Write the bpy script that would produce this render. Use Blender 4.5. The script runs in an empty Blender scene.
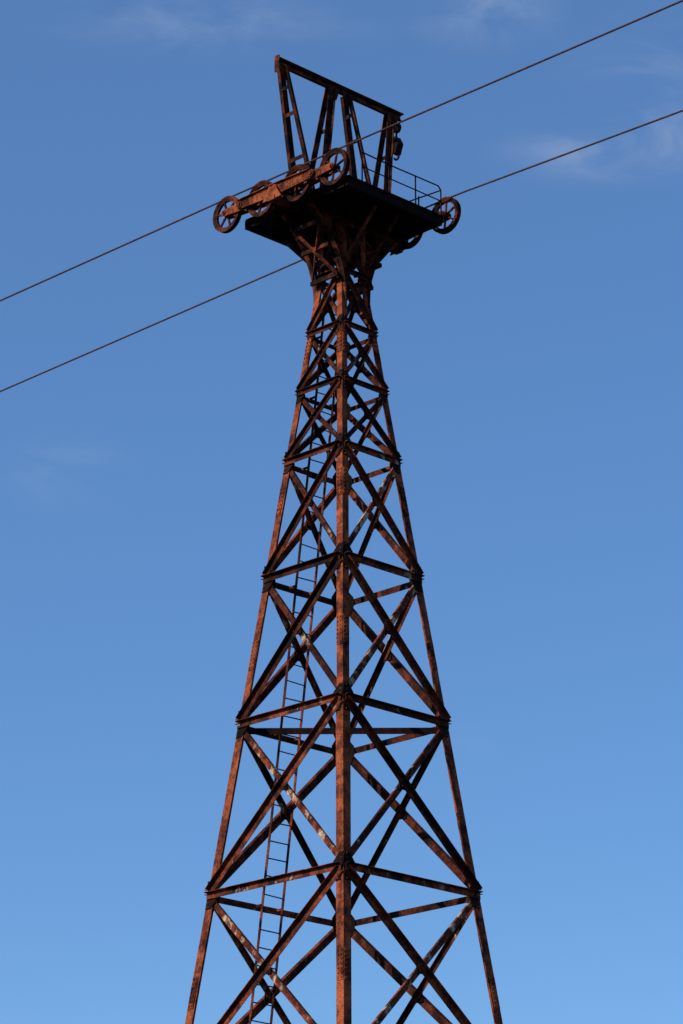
import bpy, math, random
from mathutils import Vector, Matrix, noise
import bmesh
random.seed(7)
S2 = math.sqrt(0.5)
EYE = 1.6
# ---------------------------------------------------------------- materials
def rust_material(name, dark=(0.009,0.0045,0.0038), mid=(0.062,0.0145,0.0078), bright=(0.25,0.056,0.022),
                  pale=(0.50,0.36,0.25), pale_amt=0.69, bright_pos=0.51, pale_scale=5.0, vary=(0.35,1.25)):
    m = bpy.data.materials.new(name); m.use_nodes = True
    nt = m.node_tree; N = nt.nodes; L = nt.links
    bs = N['Principled BSDF']
    tc = N.new('ShaderNodeTexCoord'); geo = N.new('ShaderNodeNewGeometry')
    n1 = N.new('ShaderNodeTexNoise'); n1.inputs['Scale'].default_value = 2.8; n1.inputs['Detail'].default_value = 10; n1.inputs['Roughness'].default_value = 0.72
    n2 = N.new('ShaderNodeTexNoise'); n2.inputs['Scale'].default_value = pale_scale; n2.inputs['Detail'].default_value = 8; n2.inputs['Roughness'].default_value = 0.66
    n3 = N.new('ShaderNodeTexNoise'); n3.inputs['Scale'].default_value = 38; n3.inputs['Detail'].default_value = 5
    mp = N.new('ShaderNodeMapping'); mp.inputs['Scale'].default_value = (1,1,0.6); mp.inputs['Location'].default_value=(3.1,7.7,1.3)
    L.new(tc.outputs['Object'], n1.inputs['Vector']); L.new(tc.outputs['Object'], mp.inputs['Vector'])
    L.new(mp.outputs['Vector'], n2.inputs['Vector']); L.new(tc.outputs['Object'], n3.inputs['Vector'])
    cr = N.new('ShaderNodeValToRGB')
    e = cr.color_ramp.elements
    e[0].position = 0.36; e[0].color = (*dark,1)
    e[1].position = bright_pos+0.11; e[1].color = (*bright,1)
    k = e.new(bright_pos-0.03); k.color = (*mid,1)
    L.new(n1.outputs['Fac'], cr.inputs['Fac'])
    # every rolled section has weathered differently
    vr = N.new('ShaderNodeMapRange'); vr.inputs[3].default_value=vary[0]; vr.inputs[4].default_value=vary[1]
    L.new(geo.outputs['Random Per Island'], vr.inputs[0])
    vm = N.new('ShaderNodeVectorMath'); vm.operation='SCALE'
    L.new(cr.outputs['Color'], vm.inputs[0]); L.new(vr.outputs[0], vm.inputs['Scale'])
    # members differ in how much pale scale they carry
    of = N.new('ShaderNodeMath'); of.operation='MULTIPLY_ADD'; of.inputs[1].default_value=0.10
    L.new(geo.outputs['Random Per Island'], of.inputs[0]); L.new(n2.outputs['Fac'], of.inputs[2])
    of2 = N.new('ShaderNodeMath'); of2.operation='SUBTRACT'; of2.inputs[1].default_value=0.05; L.new(of.outputs[0], of2.inputs[0])
    pr = N.new('ShaderNodeValToRGB')
    pr.color_ramp.elements[0].position = pale_amt; pr.color_ramp.elements[0].color=(0,0,0,1)
    pr.color_ramp.elements[1].position = pale_amt+0.08; pr.color_ramp.elements[1].color=(1,1,1,1)
    L.new(of2.outputs[0], pr.inputs['Fac'])
    mx = N.new('ShaderNodeMix'); mx.data_type='RGBA'
    L.new(pr.outputs['Color'], mx.inputs[0]); L.new(vm.outputs[0], mx.inputs[6]); mx.inputs[7].default_value=(*pale,1)
    sp = N.new('ShaderNodeMix'); sp.data_type='RGBA'; sp.blend_type='MULTIPLY'; sp.inputs[0].default_value=0.8
    gr = N.new('ShaderNodeValToRGB'); gr.color_ramp.elements[0].position=0.3; gr.color_ramp.elements[0].color=(0.25,0.22,0.20,1)
    gr.color_ramp.elements[1].position=0.58; gr.color_ramp.elements[1].color=(1.0,1.0,1.0,1)
    L.new(n3.outputs['Fac'], gr.inputs['Fac'])
    L.new(mx.outputs[2], sp.inputs[6]); L.new(gr.outputs['Color'], sp.inputs[7])
    L.new(sp.outputs[2], bs.inputs['Base Color'])
    bs.inputs['Roughness'].default_value = 0.85
    bs.inputs['Specular IOR Level'].default_value = 0.10
    bp = N.new('ShaderNodeBump'); bp.inputs['Strength'].default_value=0.6; bp.inputs['Distance'].default_value=0.012
    L.new(n3.outputs['Fac'], bp.inputs['Height']); L.new(bp.outputs['Normal'], bs.inputs['Normal'])
    return m
RUST = rust_material('rusted_steel')
RUSTP = rust_material('rusted_steel_flaking', pale_amt=0.585, pale_scale=3.6)
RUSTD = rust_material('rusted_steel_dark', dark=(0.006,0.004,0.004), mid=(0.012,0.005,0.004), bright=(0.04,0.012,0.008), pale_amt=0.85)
RUSTO = rust_material('rusted_steel_orange', dark=(0.024,0.009,0.006), mid=(0.13,0.029,0.013), bright=(0.36,0.090,0.034), pale_amt=0.72, bright_pos=0.49, vary=(0.8,1.1))
RUSTF = rust_material('rusted_steel_frame', dark=(0.007,0.004,0.0035), mid=(0.036,0.010,0.006), bright=(0.20,0.046,0.019), pale_amt=0.78, vary=(0.5,1.3))

def simple_noise_mat(name, c1, c2, scale, rough=0.95):
    m = bpy.data.materials.new(name); m.use_nodes=True
    nt=m.node_tree; N=nt.nodes; L=nt.links; bs=N['Principled BSDF']
    tc=N.new('ShaderNodeTexCoord'); n=N.new('ShaderNodeTexNoise'); n.inputs['Scale'].default_value=scale; n.inputs['Detail'].default_value=10
    cr=N.new('ShaderNodeValToRGB'); cr.color_ramp.elements[0].position=0.35; cr.color_ramp.elements[1].position=0.65
    cr.color_ramp.elements[0].color=(*c1,1); cr.color_ramp.elements[1].color=(*c2,1)
    L.new(tc.outputs['Object'],n.inputs['Vector']); L.new(n.outputs['Fac'],cr.inputs['Fac']); L.new(cr.outputs['Color'],bs.inputs['Base Color'])
    bs.inputs['Roughness'].default_value=rough; bs.inputs['Specular IOR Level'].default_value=0.2
    bp=N.new('ShaderNodeBump'); bp.inputs['Distance'].default_value=0.05; L.new(n.outputs['Fac'],bp.inputs['Height']); L.new(bp.outputs['Normal'],bs.inputs['Normal'])
    return m

# ---------------------------------------------------------------- mesh builder
class B:
    def __init__(s): s.v=[]; s.f=[]
    def prism(s, prof, p0, p1):
        n=len(prof); o=len(s.v)
        s.v += [p0+q for q in prof]+[p1+q for q in prof]
        for i in range(n):
            j=(i+1)%n; s.f.append((o+i,o+j,o+n+j,o+n+i))
        s.f.append(tuple(o+i for i in reversed(range(n)))); s.f.append(tuple(o+n+i for i in range(n)))
    def angle(s,p0,p1,a,b,wa,wb,t=0.014):
        d=(p1-p0).normalized(); a=(a-a.dot(d)*d).normalized(); b=(b-b.dot(d)*d); b=(b-b.dot(a)*a).normalized()
        s.prism([Vector((0,0,0)),a*wa,a*wa+b*t,a*t+b*t,a*t+b*wb,b*wb],p0,p1)
    def channel(s,p0,p1,a,b,wa,wb,t=0.014):
        d=(p1-p0).normalized(); a=(a-a.dot(d)*d).normalized(); b=(b-b.dot(d)*d); b=(b-b.dot(a)*a).normalized()
        h=wa/2
        s.prism([-a*h,a*h,a*h+b*wb,a*(h-t)+b*wb,a*(h-t)+b*t,-a*(h-t)+b*t,-a*(h-t)+b*wb,-a*h+b*wb],p0,p1)
    def bar(s,p0,p1,a,wa,wb):
        d=(p1-p0).normalized(); a=(a-a.dot(d)*d).normalized(); b=d.cross(a)
        a=a*wa/2; b=b*wb/2
        s.prism([-a-b,a-b,a+b,-a+b],p0,p1)
    def cyl(s,p0,p1,r,n=10,r1=None):
        d=(p1-p0).normalized(); a=d.orthogonal().normalized(); b=d.cross(a); r1=r if r1 is None else r1
        o=len(s.v)
        for p,rr in ((p0,r),(p1,r1)):
            for i in range(n):
                t=2*math.pi*i/n; s.v.append(p+a*math.cos(t)*rr+b*math.sin(t)*rr)
        for i in range(n):
            j=(i+1)%n; s.f.append((o+i,o+j,o+n+j,o+n+i))
        s.f.append(tuple(o+i for i in reversed(range(n)))); s.f.append(tuple(o+n+i for i in range(n)))
    def plate(s,pts,n,t):
        o=len(s.v); k=len(pts); s.v += [p for p in pts]+[p+n*t for p in pts]
        for i in range(k):
            j=(i+1)%k; s.f.append((o+i,o+j,o+k+j,o+k+i))
        s.f.append(tuple(o+i for i in reversed(range(k)))); s.f.append(tuple(o+k+i for i in range(k)))
    def lathe(s,c,ax,prof,n=36):
        ax=ax.normalized(); a=Vector((0,0,1)); a=(a-a.dot(ax)*ax).normalized(); b=ax.cross(a); o=len(s.v); m=len(prof)
        for i in range(n):
            t=2*math.pi*i/n; e=a*math.cos(t)+b*math.sin(t)
            for r,x in prof: s.v.append(c+e*r+ax*x)
        for i in range(n):
            i2=(i+1)%n
            for j in range(m):
                j2=(j+1)%m; s.f.append((o+i*m+j,o+i*m+j2,o+i2*m+j2,o+i2*m+j))
    def rivet(s,p,n,r=0.018,h=0.016): s.cyl(p,p+n*h,r,6,r*0.6)
    def obj(s,name,mat,parent=None):
        me=bpy.data.meshes.new(name); me.from_pydata([tuple(v) for v in s.v],[],s.f)
        bm=bmesh.new(); bm.from_mesh(me); bmesh.ops.recalc_face_normals(bm,faces=bm.faces); bm.to_mesh(me); bm.free()
        me.materials.append(mat); o=bpy.data.objects.new(name,me); bpy.context.scene.collection.objects.link(o)
        if parent: o.parent=parent
        return o

tower=bpy.data.objects.new('aerial_tramway_tower',None); bpy.context.scene.collection.objects.link(tower)

U=Vector((S2,S2,0)); V=Vector((S2,-S2,0)); Z=Vector((0,0,1))
def P(u,v,h): return U*u+V*v+Z*(h+EYE)
def rad(h): return 2.66-0.164*(h-13.3)
def corners(h,r=None):
    r=rad(h) if r is None else r
    z=h+EYE
    return [Vector((0,-r,z)),Vector((r,0,z)),Vector((0,r,z)),Vector((-r,0,z))]
LEV=[-1.25,4.6,9.35,13.24,16.72,19.78,22.31,23.84,25.16,26.45]
TOPH=27.62
# ---------------------------------------------------------------- legs
legs=B(); riv=B()
for k in range(4):
    for i in range(len(LEV)-1):
        c0=corners(LEV[i]); c1=corners(LEV[i+1])
        w=0.20 if i<4 else (0.175 if i<6 else 0.15)
        a=(c0[(k+1)%4]-c0[k]); b=(c0[(k-1)%4]-c0[k])
        legs.angle(c0[k],c1[k],a,b,w,w,0.022)
    c=corners(LEV[-1]); ct=corners(TOPH,rad(LEV[-1]))
    legs.angle(c[k],ct[k],(c[(k+1)%4]-c[k]),(c[(k-1)%4]-c[k]),0.14,0.14,0.02)
    for hs in (-0.2,6.8,11.0,17.85,21.15,24.5):
        c=corners(hs); cc=corners(hs+0.62); w=0.165 if hs<20 else 0.14
        for q in ((k+1)%4,(k-1)%4):
            e=(c[q]-c[k]).normalized(); n=(-e.cross(Z)); 
            mid=(c[0]+c[2])/2
            if n.dot(c[k]-mid)<0: n=-n
            n.normalize(); ax=(cc[k]-c[k])
            nn=ax.normalized().cross(e); 
            if nn.dot(n)<0: nn=-nn
            nn.normalize()
            legs.plate([c[k]+e*0.012+nn*0.001,c[k]+e*w+nn*0.001,cc[k]+e*w+nn*0.001,cc[k]+e*0.012+nn*0.001],nn,0.014)
            for s in range(7):
                for t in (0.28,0.78):
                    riv.rivet(c[k]+ax*(0.07+0.86*s/6)+e*w*t+nn*0.014,nn,0.02,0.02)
legs.obj('corner_legs',RUSTO,tower)

# ---------------------------------------------------------------- face bracing
hor=B(); dga=B(); dgb=B(); gus=B()
for fk in range(4):
    i0,i1=fk,(fk+1)%4
    for i in range(len(LEV)-1):
        c0=corners(LEV[i]); c1=corners(LEV[i+1])
        A0,B0,A1,B1=c0[i0],c0[i1],c1[i0],c1[i1]
        n=(B0-A0).cross(A1-A0).normalized()
        if n.dot((A0+B0)/2-Vector((0,0,A0.z)))<0: n=-n
        sc=1.0 if i<5 else (0.88 if i<6 else 0.74)
        e=(B0-A0).normalized()
        def down(d):
            q=n.cross(d).normalized()
            return q if q.z<0 else -q
        up=(A1-A0).normalized()
        ins=0.05
        p,q=A0+e*ins+up*0.08,B1-e*ins-up*0.05
        r_,s_=B0-e*ins+up*0.08,A1+e*ins-up*0.05
        if fk in (0,2): p,q,r_,s_=r_,s_,p,q
        j=lambda: 1+random.uniform(-0.06,0.06)
        d=q-p; w=down(d)
        off=w*(-0.055*sc)
        dga.angle(p+n*0.016+off,q+n*0.016+off,w,n,0.155*sc*j(),0.10*sc,0.013)
        d=s_-r_; w=down(d); off=w*(-0.045*sc)
        dgb.angle(r_-n*0.026+off,s_-n*0.026+off,w,-n,0.118*sc*j(),0.075*sc,0.012)
        la=(q-p); lb=(s_-r_)
        t=(r_-p).cross(lb).length/max(la.cross(lb).length,1e-6); m=p+la*t
        la=la.normalized(); lb=lb.normalized(); g=0.18*sc
        gus.plate([m+la*g-n*0.011,m+lb*g-n*0.011,m-la*g-n*0.011,m-lb*g-n*0.011],n,0.024)
        for qq in (la*0.09,-la*0.09,lb*0.09,-lb*0.09): riv.rivet(m+qq*sc+n*0.029,n,0.016,0.016)
        hw=0.128*sc
        hor.angle(A1+e*0.02+n*0.03+Z*0.04*sc,B1-e*0.02+n*0.03+Z*0.04*sc,(-up),n,hw,0.10*sc,0.012)
        gs=0.32*sc
        for (nd,ee) in ((A1,e),(B1,-e)):
            gus.plate([nd+ee*0.01+up*gs*0.9+n*0.002,nd+ee*0.16*sc+up*gs*0.9+n*0.002,nd+ee*gs*1.0+up*0.07*sc+n*0.002,nd+ee*gs*1.0-up*0.07*sc+n*0.002,
                       nd+ee*0.16*sc-up*gs*0.9+n*0.002,nd+ee*0.01-up*gs*0.9+n*0.002],n,0.012)
            for s in (-0.8,-0.5,-0.2,0.2,0.5,0.8):
                riv.rivet(nd+ee*0.07*sc+up*gs*s+n*0.014,n,0.021 if i<6 else 0.015,0.022)
            for s in (0.45,0.75):
                riv.rivet(nd+ee*gs*s+n*0.042,n,0.018,0.022)
hor.obj('horizontal_struts',rust_material('rusted_steel_strut', pale_amt=0.625, pale_scale=4.0),tower)
dga.obj('outer_diagonals',RUST,tower)
dgb.obj('inner_diagonals',RUSTP,tower)
gus.obj('gusset_plates',RUSTD,tower)
riv.obj('rivets',RUSTO,tower)
dia=B()
for hh in (16.66,9.3):
    c=corners(hh)
    dia.angle(c[3]+Vector((0.1,0,0)),c[1]-Vector((0.1,0,0)),Vector((0,1,0)),-Z,0.13,0.13,0.012)
dia.obj('diaphragm_struts',RUSTD,tower)

# ---------------------------------------------------------------- ladder
lad=B()
def lp(h,u): 
    s=rad(h)*S2
    return P(u-0.33*max(0,rad(h)-0.8)/2.2,-(s-0.16),h)
for du in (-0.31,0.31):
    hs=[-1.2+27.4*k/12 for k in range(13)]
    for a,b in zip(hs[:-1],hs[1:]):
        lad.bar(lp(a,du*(1-0.2*(a+1.2)/27.4)),lp(b+0.01,du*(1-0.2*(b+1.2)/27.4)),U,0.016,0.06)
h=-0.9
while h<26.1:
    k=0.31*(1-0.2*(h+1.2)/27.4)
    lad.cyl(lp(h,-k),lp(h+random.uniform(-.02,.02),k),0.014,6)
    h+=0.36+random.uniform(-.012,.012)
for hb in LEV[1:]:
    for du in (-0.3,0.3):
        a=lp(hb,du*0.95); lad.bar(a,a-V*0.2,Z,0.05,0.012)
lad.obj('ladder',RUST,tower)

# ---------------------------------------------------------------- platform
DK=27.86
pl=B()
u0,u1,v0,v1=-1.42,1.42,-1.52,1.62
nu=6; wu=(u1-u0)/nu
for i in range(nu):
    a=u0+i*wu+0.004; b=a+wu-0.008
    ve=v0+random.uniform(-0.05,0.05)
    pl.plate([P(a,ve,DK-0.03),P(b,ve+random.uniform(-.02,.02),DK-0.03),P(b,v1,DK-0.03),P(a,v1,DK-0.03)],Z,0.03)
hb=DK-0.13
for v in (v0+0.03,-0.75,-0.36,0.36,0.8,v1-0.03):
    pl.channel(P(u0-0.25 if abs(v)<0.5 else u0,v,hb),P(u1+0.25 if abs(v)<0.5 else u1,v,hb),Z,V if v<0 else -V,0.19,0.08)
for u in (u0+0.01,-0.36,0.36,u1-0.01):
    pl.channel(P(u,v0+0.02,hb-0.004),P(u,v1-0.02,hb-0.004),Z,U if u<0 else -U,0.17,0.07)
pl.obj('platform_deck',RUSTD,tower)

br=B()
rt=rad(LEV[-1])*S2
for su in (-1,1):
    for vv in (-0.36,0.36):
        pts=[]
        for k in range(9):
            t=k/8
            uu=rt+ (1.32-rt)*t**1.9; hh=25.75+(27.62-25.75)*t**0.75
            pts.append(P(su*uu,vv,hh))
        for k in range(8):
            br.angle(pts[k],pts[k+1]+(pts[k+1]-pts[k])*0.04,V*(1 if vv>0 else -1),-U*su,0.12,0.11,0.014)
        for k,hh in ((3,26.6),(5,27.05),(7,27.4)):
            br.bar(pts[k],P(su*rt,vv,hh+0.25),V,0.07,0.05)
            br.bar(pts[k],P(su*rt,vv,hh-0.35),V,0.06,0.045)
        br.plate([P(su*0.62,vv,27.64),P(su*1.36,vv,27.64),P(su*1.30,vv,27.5),P(su*0.72,vv,27.02)],V,0.012)
    for hh,uu in ((26.3,0.52),(26.9,0.78),(27.35,1.05)):
        br.bar(P(su*uu,-0.40,hh),P(su*uu,0.40,hh),Z,0.09,0.05)
    br.bar(P(su*0.5,-0.38,26.3),P(su*1.05,0.38,27.35),Z,0.07,0.03)
    br.bar(P(su*0.52,0.38,26.3),P(su*1.07,-0.38,27.35),Z,0.07,0.03)
for sv in (-1,1):
    for uu in (-0.33,0.33):
        br.angle(P(uu,sv*rt,26.7),P(uu,sv*1.30,27.64),U,-Z,0.09,0.09,0.012)
c0=corners(LEV[-1]); c1=corners(TOPH-0.05,rad(LEV[-1]))
for k in range(4):
    j=(k+1)%4
    br.bar(c0[k],c1[j],Z,0.08,0.03); br.bar(c0[j],c1[k],Z,0.075,0.026)
    br.bar(c1[k],c1[j],Z,0.12,0.04)
br.obj('knee_brackets',RUSTF,tower)

# ---------------------------------------------------------------- sheave trains
CH=28.37
R=0.405; RG=0.345
def wheel(b,c):
    w=0.055
    b.lathe(c,U,[(R,-w),(R,-w+0.014),(RG+0.006,-0.014),(RG+0.006,0.014),(R,w-0.014),(R,w),(R-0.03,w),(0.325,0.03),(0.300,0.03),(0.300,-0.03),(0.325,-0.03),(R-0.03,-w)],40)
    b.cyl(c-U*0.085,c+U*0.085,0.062,16)
    ph=random.uniform(0,1)
    for i in range(6):
        t=ph+i*math.pi/3; e=V*math.cos(t)+Z*math.sin(t)
        b.bar(c+e*0.05,c+e*0.31,U,0.035,0.042)
def lozenge(c0,c1,he,hm,side):
    d=(c1-c0); Ld=d.length; d=d.normalized(); up=Z
    pts=[]
    for k in range(7):
        a=math.pi/2+math.pi*k/6; pts.append(c0+d*math.cos(a)*he+up*math.sin(a)*he)
    pts.append(c0+d*Ld*0.5-up*hm)
    for k in range(7):
        a=-math.pi/2+math.pi*k/6; pts.append(c1+d*math.cos(a)*he+up*math.sin(a)*he)
    pts.append(c0+d*Ld*0.5+up*hm*0.8)
    return [p+U*side for p in pts]
VW=[-1.77,-0.70,0.38,1.46]
for uc in (-1.667,1.667):
    wb=B(); rk=B()
    hc=CH-RG-0.03
    C=[P(uc,v,hc) for v in VW]
    for c in C: wheel(wb,c)
    for a,b_ in ((0,1),(2,3)):
        for s in (-0.105,0.093):
            rk.plate(lozenge(C[a],C[b_],0.075,0.11,s),U,0.012)
        for c in (C[a],C[b_]):
            rk.cyl(c-U*0.15,c+U*0.13,0.032,12)
            rk.cyl(c-U*0.125,c-U*0.105,0.055,12)
        m=(C[a]+C[b_])/2
        rk.cyl(m-U*0.20,m+U*0.19,0.045,14)
        rk.cyl(m-U*0.175,m-U*0.150,0.08,14)
    ma=(C[0]+C[1])/2; mb=(C[2]+C[3])/2
    for s in (-0.150,0.132):
        rk.plate(lozenge(ma,mb,0.09,0.14,s),U,0.018)
    mm=(ma+mb)/2
    rk.cyl(mm-U*0.22,mm+U*0.22,0.06,16); rk.cyl(mm-U*0.19,mm-U*0.152,0.10,16)
    for s in (-0.20,0.15):
        rk.bar(ma+U*(s+0.025)+Z*0.095,mm+U*(s+0.025)+Z*0.118,U,0.06,0.014)
        rk.bar(mm+U*(s+0.025)+Z*0.118,mb+U*(s+0.025)+Z*0.095,U,0.06,0.014)
    for k in range(14):
        pp=ma+(mb-ma)*(k+0.5)/14
        rk.rivet(pp-U*0.150-Z*0.065,-U,0.016); rk.rivet(pp-U*0.150+Z*0.055,-U,0.016)
    for s in (-0.24,0.24):
        q=mm+U*s
        rk.plate([q+V*0.09+Z*0.05,q-V*0.09+Z*0.05,q-V*0.28-Z*(hc-DK+0.12),q+V*0.28-Z*(hc-DK+0.12)],U,0.016)
    if uc<0: rk.bar(P(uc-0.26,-0.16,DK-0.10),P(uc+0.6,-0.16,DK-0.10),Z,0.1,0.2)
    else: rk.bar(P(uc-0.6,-0.16,DK-0.10),P(uc+0.27,-0.16,DK-0.10),Z,0.1,0.2)
    wb.obj('sheave_wheels',RUSTF,tower); rk.obj('sheave_rocker_beams',RUSTO if uc<0 else RUSTF,tower)

# ---------------------------------------------------------------- hoist frame
fr=B()
TH=CH+2.50
fr.channel(P(-1.90,-0.03,TH),P(1.85,-0.03,TH),Z,V,0.15,0.08)
fr.bar(P(-1.92,0.0,TH+0.09),P(1.87,0.0,TH+0.09),V,0.16,0.016)
fr.plate([P(-1.93,-0.07,TH+0.17),P(-1.93,0.07,TH+0.15),P(-1.93,0.07,TH-0.27),P(-1.93,-0.07,TH-0.22)],U,0.016)
for ut,ub in ((-1.80,-1.12),(-0.28,-0.80),(0.10,0.78),(1.52,1.10)):
    for sv in (-1,1):
        p1=P(ut,sv*0.05,TH-0.06); p0=P(ub,sv*0.25,DK)
        fr.angle(p0,p1,U*(1 if ub>ut else -1),V*sv,0.15,0.09,0.014)
    for k in (2,4,5.2):
        t=k/6.3
        c=P(ub+(ut-ub)*t,0,DK+(TH-DK)*t); wv=0.25+(0.05-0.25)*t
        fr.bar(c-V*wv,c+V*wv,Z,0.09,0.014)
    fr.plate([P(ut-0.16,0.075,TH-0.02),P(ut+0.16,0.075,TH-0.02),P(ut+0.10+(ub-ut)*0.1,0.075,TH-0.32),P(ut-0.10+(ub-ut)*0.1,0.075,TH-0.32)],V,0.012)
fr.bar(P(-1.05,0.30,DK+0.02),P(0.78,0.30,DK+0.5),Z,0.05,0.03)
fr.obj('hoist_frame',RUSTF,tower)

# hook block
hk=B()
t0=P(1.70,0,TH-0.08)
hk.bar(t0,t0-Z*0.10,U,0.05,0.03)
hk.lathe(t0-Z*0.20,U,[(0.115,-0.045),(0.115,0.045),(0.03,0.045),(0.03,-0.045)],16)
for s in (-0.06,0.052): hk.plate([t0+U*s-Z*0.06-V*0.06,t0+U*s-Z*0.06+V*0.06,t0+U*s-Z*0.30+V*0.05,t0+U*s-Z*0.30-V*0.05],U,0.008)
hk.cyl(t0-Z*0.28,t0-Z*0.50,0.022,8)
hk.lathe(t0-Z*0.62,U,[(0.13,-0.08),(0.13,0.08),(0.03,0.08),(0.03,-0.08)],16)
hk.plate([t0-U*0.09-Z*0.44+V*0.045,t0-U*0.09-Z*0.62+V*0.12,t0-U*0.09-Z*0.84+V*0.045,t0-U*0.09-Z*0.84-V*0.045,t0-U*0.09-Z*0.62-V*0.12,t0-U*0.09-Z*0.44-V*0.045],U,0.18)
pr=None
for k in range(9):
    a=math.pi/2-k*math.pi*1.45/8
    q=t0-Z*0.90+(V*math.cos(a)+Z*math.sin(a))*0.065
    if pr is not None: hk.cyl(pr,q,0.024,8)
    pr=q
hk.obj('hook_block',RUSTD,tower)

# ---------------------------------------------------------------- railing
ra=B()
vr=v1-0.02; rr=0.016
ht,hm=DK+0.66,DK+0.33
for u in (-1.0,-0.2,0.6,1.38): ra.cyl(P(u,vr,DK-0.02),P(u,vr,ht if u<1.3 else ht-0.08),rr,8)
ra.cyl(P(-1.0,vr,ht),P(-0.1,vr,ht-0.015),rr,8); ra.cyl(P(-0.1,vr,ht-0.015),P(1.30,vr,ht),rr,8); ra.cyl(P(1.30,vr,ht),P(1.38,vr,ht-0.08),rr,8)
ra.cyl(P(-1.0,vr,hm),P(1.38,vr,hm),rr*0.9,8)
for v in (0.95,0.2): ra.cyl(P(1.38,v,DK-0.02),P(1.38,v,ht),rr,8)
ra.cyl(P(1.38,vr,ht-0.08),P(1.38,0.2,ht),rr,8); ra.cyl(P(1.38,vr,hm),P(1.38,0.2,hm),rr*0.9,8)
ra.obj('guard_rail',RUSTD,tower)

# ---------------------------------------------------------------- footings
ft=B()
for c in corners(-1.25):
    x,y=c.x,c.y
    o=len(ft.v)
    for (z,w) in ((-0.3,0.7),(0.33,0.48)):
        for sx,sy in ((-1,-1),(1,-1),(1,1),(-1,1)): ft.v.append(Vector((x+sx*w,y+sy*w,z)))
    ft.f += [(o+i,o+(i+1)%4,o+4+(i+1)%4,o+4+i) for i in range(4)]+[(o+3,o+2,o+1,o),(o+4,o+5,o+6,o+7)]
ft.obj('concrete_footings',simple_noise_mat('weathered_concrete',(0.22,0.20,0.18),(0.34,0.32,0.29),3.0),tower)

# ---------------------------------------------------------------- cables
CM=simple_noise_mat('cable_steel',(0.030,0.015,0.014),(0.09,0.04,0.032),30,0.8)
def cable(u):
    cu=bpy.data.curves.new('track_cable','CURVE'); cu.dimensions='3D'; cu.bevel_depth=0.020; cu.bevel_resolution=2
    pts=[]
    t=-150
    while t<=150:
        a=abs(t); sl=0.0 if a<1.8 else 0.0135*(a-1.8)
        sl -= 0.00003*max(a-1.8,0)**2
        if u>0 and t>0: sl+=0.024*max(t-1.8,0)
        if u<0 and t<0: sl-=0.012*max(-t-1.8,0)
        pts.append(P(u,t,CH-sl)); t+= 3 if a>6 else 0.5
    sp=cu.splines.new('POLY'); sp.points.add(len(pts)-1)
    for q,p in zip(sp.points,pts): q.co=(*p,1)
    o=bpy.data.objects.new('track_cable',cu); bpy.context.scene.collection.objects.link(o); cu.materials.append(CM)
cable(-1.667); cable(1.667)

# ---------------------------------------------------------------- ground
bm=bmesh.new()
n=80; ext=3000
def warp(t): return math.copysign(abs(t)**2.2,t)*ext
grid=[[bm.verts.new((warp(-1+2*i/n),warp(-1+2*j/n),0)) for j in range(n+1)] for i in range(n+1)]
for row in grid:
    for v in row:
        d=math.hypot(v.co.x,v.co.y)
        v.co.z=noise.noise(Vector((v.co.x*0.01,v.co.y*0.01,0)))*min(6,max(0,(d-80)*0.02))+ (noise.noise(Vector((v.co.x*0.2,v.co.y*0.2,3)))*0.12-0.05)
for i in range(n):
    for j in range(n): bm.faces.new((grid[i][j],grid[i+1][j],grid[i+1][j+1],grid[i][j+1]))
me=bpy.data.meshes.new('ground'); bm.to_mesh(me); bm.free()
g=bpy.data.objects.new('ground',me); bpy.context.scene.collection.objects.link(g)
me.materials.append(simple_noise_mat('scrub_ground',(0.022,0.026,0.014),(0.055,0.048,0.03),0.35))

# ---------------------------------------------------------------- sun and sky
EL=math.radians(31); 
sx,sy=-0.88,-0.47
nrm=math.hypot(sx,sy); sx/=nrm; sy/=nrm
sd=Vector((sx*math.cos(EL),sy*math.cos(EL),math.sin(EL)))
ld=bpy.data.lights.new('sun','SUN'); ld.energy=5.0; ld.angle=math.radians(0.5); ld.color=(1.0,0.89,0.74)
lo=bpy.data.objects.new('sun',ld); bpy.context.scene.collection.objects.link(lo); lo.rotation_euler=sd.to_track_quat('Z','Y').to_euler(); lo.location=(-40,-20,50)
w=bpy.data.worlds.new('World'); bpy.context.scene.world=w; w.use_nodes=True
nt=w.node_tree; N=nt.nodes; L=nt.links
bg=N['Background']
sky=N.new('ShaderNodeTexSky'); sky.sky_type='NISHITA'; sky.sun_disc=False
sky.sun_elevation=EL; sky.sun_rotation=math.atan2(sx,sy)%(2*math.pi)
sky.altitude=1500; sky.air_density=1.0; sky.dust_density=0.0; sky.ozone_density=3.0
hs=N.new('ShaderNodeHueSaturation'); hs.inputs['Saturation'].default_value=1.24; hs.inputs['Value'].default_value=1.02; hs.inputs['Hue'].default_value=0.5
L.new(sky.outputs['Color'],hs.inputs['Color'])
hz=N.new('ShaderNodeVectorMath'); hz.operation='ADD'; L.new(hs.outputs['Color'],hz.inputs[0]); hz.inputs[1].default_value=(0.52,0.80,1.52)  # thin high haze
tc=N.new('ShaderNodeTexCoord')
def M(op,a,b=None):
    m=N.new('ShaderNodeMath'); m.operation=op
    for i,x in enumerate((a,b)):
        if x is None: continue
        if isinstance(x,(int,float)): m.inputs[i].default_value=x
        else: L.new(x,m.inputs[i])
    return m.outputs[0]
mp=N.new('ShaderNodeMapping'); mp.inputs['Scale'].default_value=(22,8,60); mp.inputs['Rotation'].default_value=(0,math.radians(14),0)
L.new(tc.outputs['Generated'],mp.inputs['Vector'])
cn=N.new('ShaderNodeTexNoise'); cn.inputs['Scale'].default_value=1.0; cn.inputs['Detail'].default_value=9; cn.inputs['Roughness'].default_value=0.6; cn.inputs['Distortion'].default_value=0.8
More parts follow.
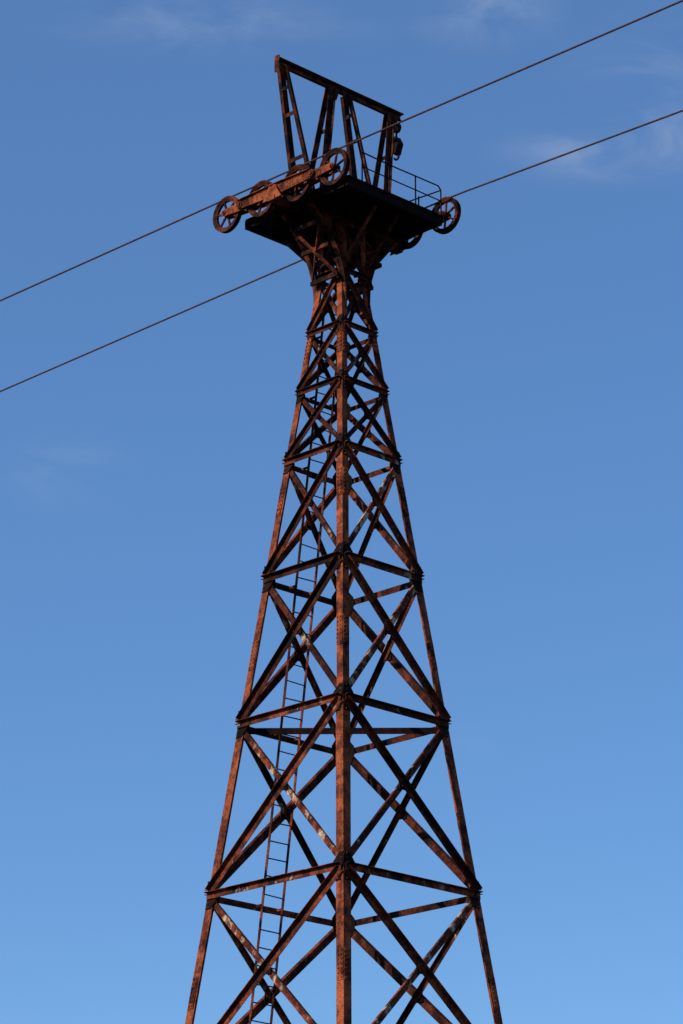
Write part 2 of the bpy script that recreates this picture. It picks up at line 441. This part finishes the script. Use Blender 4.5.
L.new(mp.outputs['Vector'],cn.inputs['Vector'])
def smooth(x,a,b):
    r=N.new('ShaderNodeMapRange'); r.interpolation_type='SMOOTHSTEP'
    r.inputs[1].default_value=a; r.inputs[2].default_value=b; r.inputs[3].default_value=0; r.inputs[4].default_value=1
    L.new(x,r.inputs[0]); return r.outputs[0]
tot=None
for d,sxx,szz,amp in (((.0913,.894,.4405),.032,.009,1.25),((.047,.877,.479),.020,.009,0.8),((-.045,.878,.477),.05,.009,0.5),
                      ((-.088,.93,.345),.02,.012,0.3),((.042,.968,.262),.012,.005,0.45),((.105,.88,.462),.03,.014,0.45)):
    s=N.new('ShaderNodeVectorMath'); s.operation='SUBTRACT'; L.new(tc.outputs['Generated'],s.inputs[0]); s.inputs[1].default_value=d
    m=N.new('ShaderNodeVectorMath'); m.operation='MULTIPLY'; L.new(s.outputs[0],m.inputs[0]); m.inputs[1].default_value=(1/sxx,3,1/szz)
    l=N.new('ShaderNodeVectorMath'); l.operation='LENGTH'; L.new(m.outputs[0],l.inputs[0])
    f=M('SUBTRACT',1.0,smooth(l.outputs['Value'],0.0,1.6)); f=M('MULTIPLY',f,amp)
    tot=f if tot is None else M('ADD',tot,f)
cl=M('MULTIPLY',M('MULTIPLY',tot,smooth(cn.outputs['Fac'],0.34,0.76)),0.42)
mx=N.new('ShaderNodeMix'); mx.data_type='RGBA'; L.new(cl,mx.inputs[0]); L.new(hz.outputs[0],mx.inputs[6]); mx.inputs[7].default_value=(4.2,4.8,6.1,1)
L.new(mx.outputs[2],bg.inputs['Color']); bg.inputs['Strength'].default_value=0.11

# ---------------------------------------------------------------- camera
cd=bpy.data.cameras.new('camera'); cam=bpy.data.objects.new('camera',cd); bpy.context.scene.collection.objects.link(cam)
cam.location=(-0.02,-60,EYE)
cam.rotation_mode='QUATERNION'
cam.rotation_quaternion=(Matrix.Rotation(math.radians(90+19.5),3,'X') @ Matrix.Rotation(-0.0025,3,'Z')).to_quaternion()
cd.sensor_fit='VERTICAL'; cd.sensor_height=36; cd.lens=3100/1024*36; cd.clip_end=8000
sc=bpy.context.scene; sc.camera=cam
sc.view_settings.view_transform='Standard'; sc.view_settings.look='None'; sc.view_settings.exposure=0
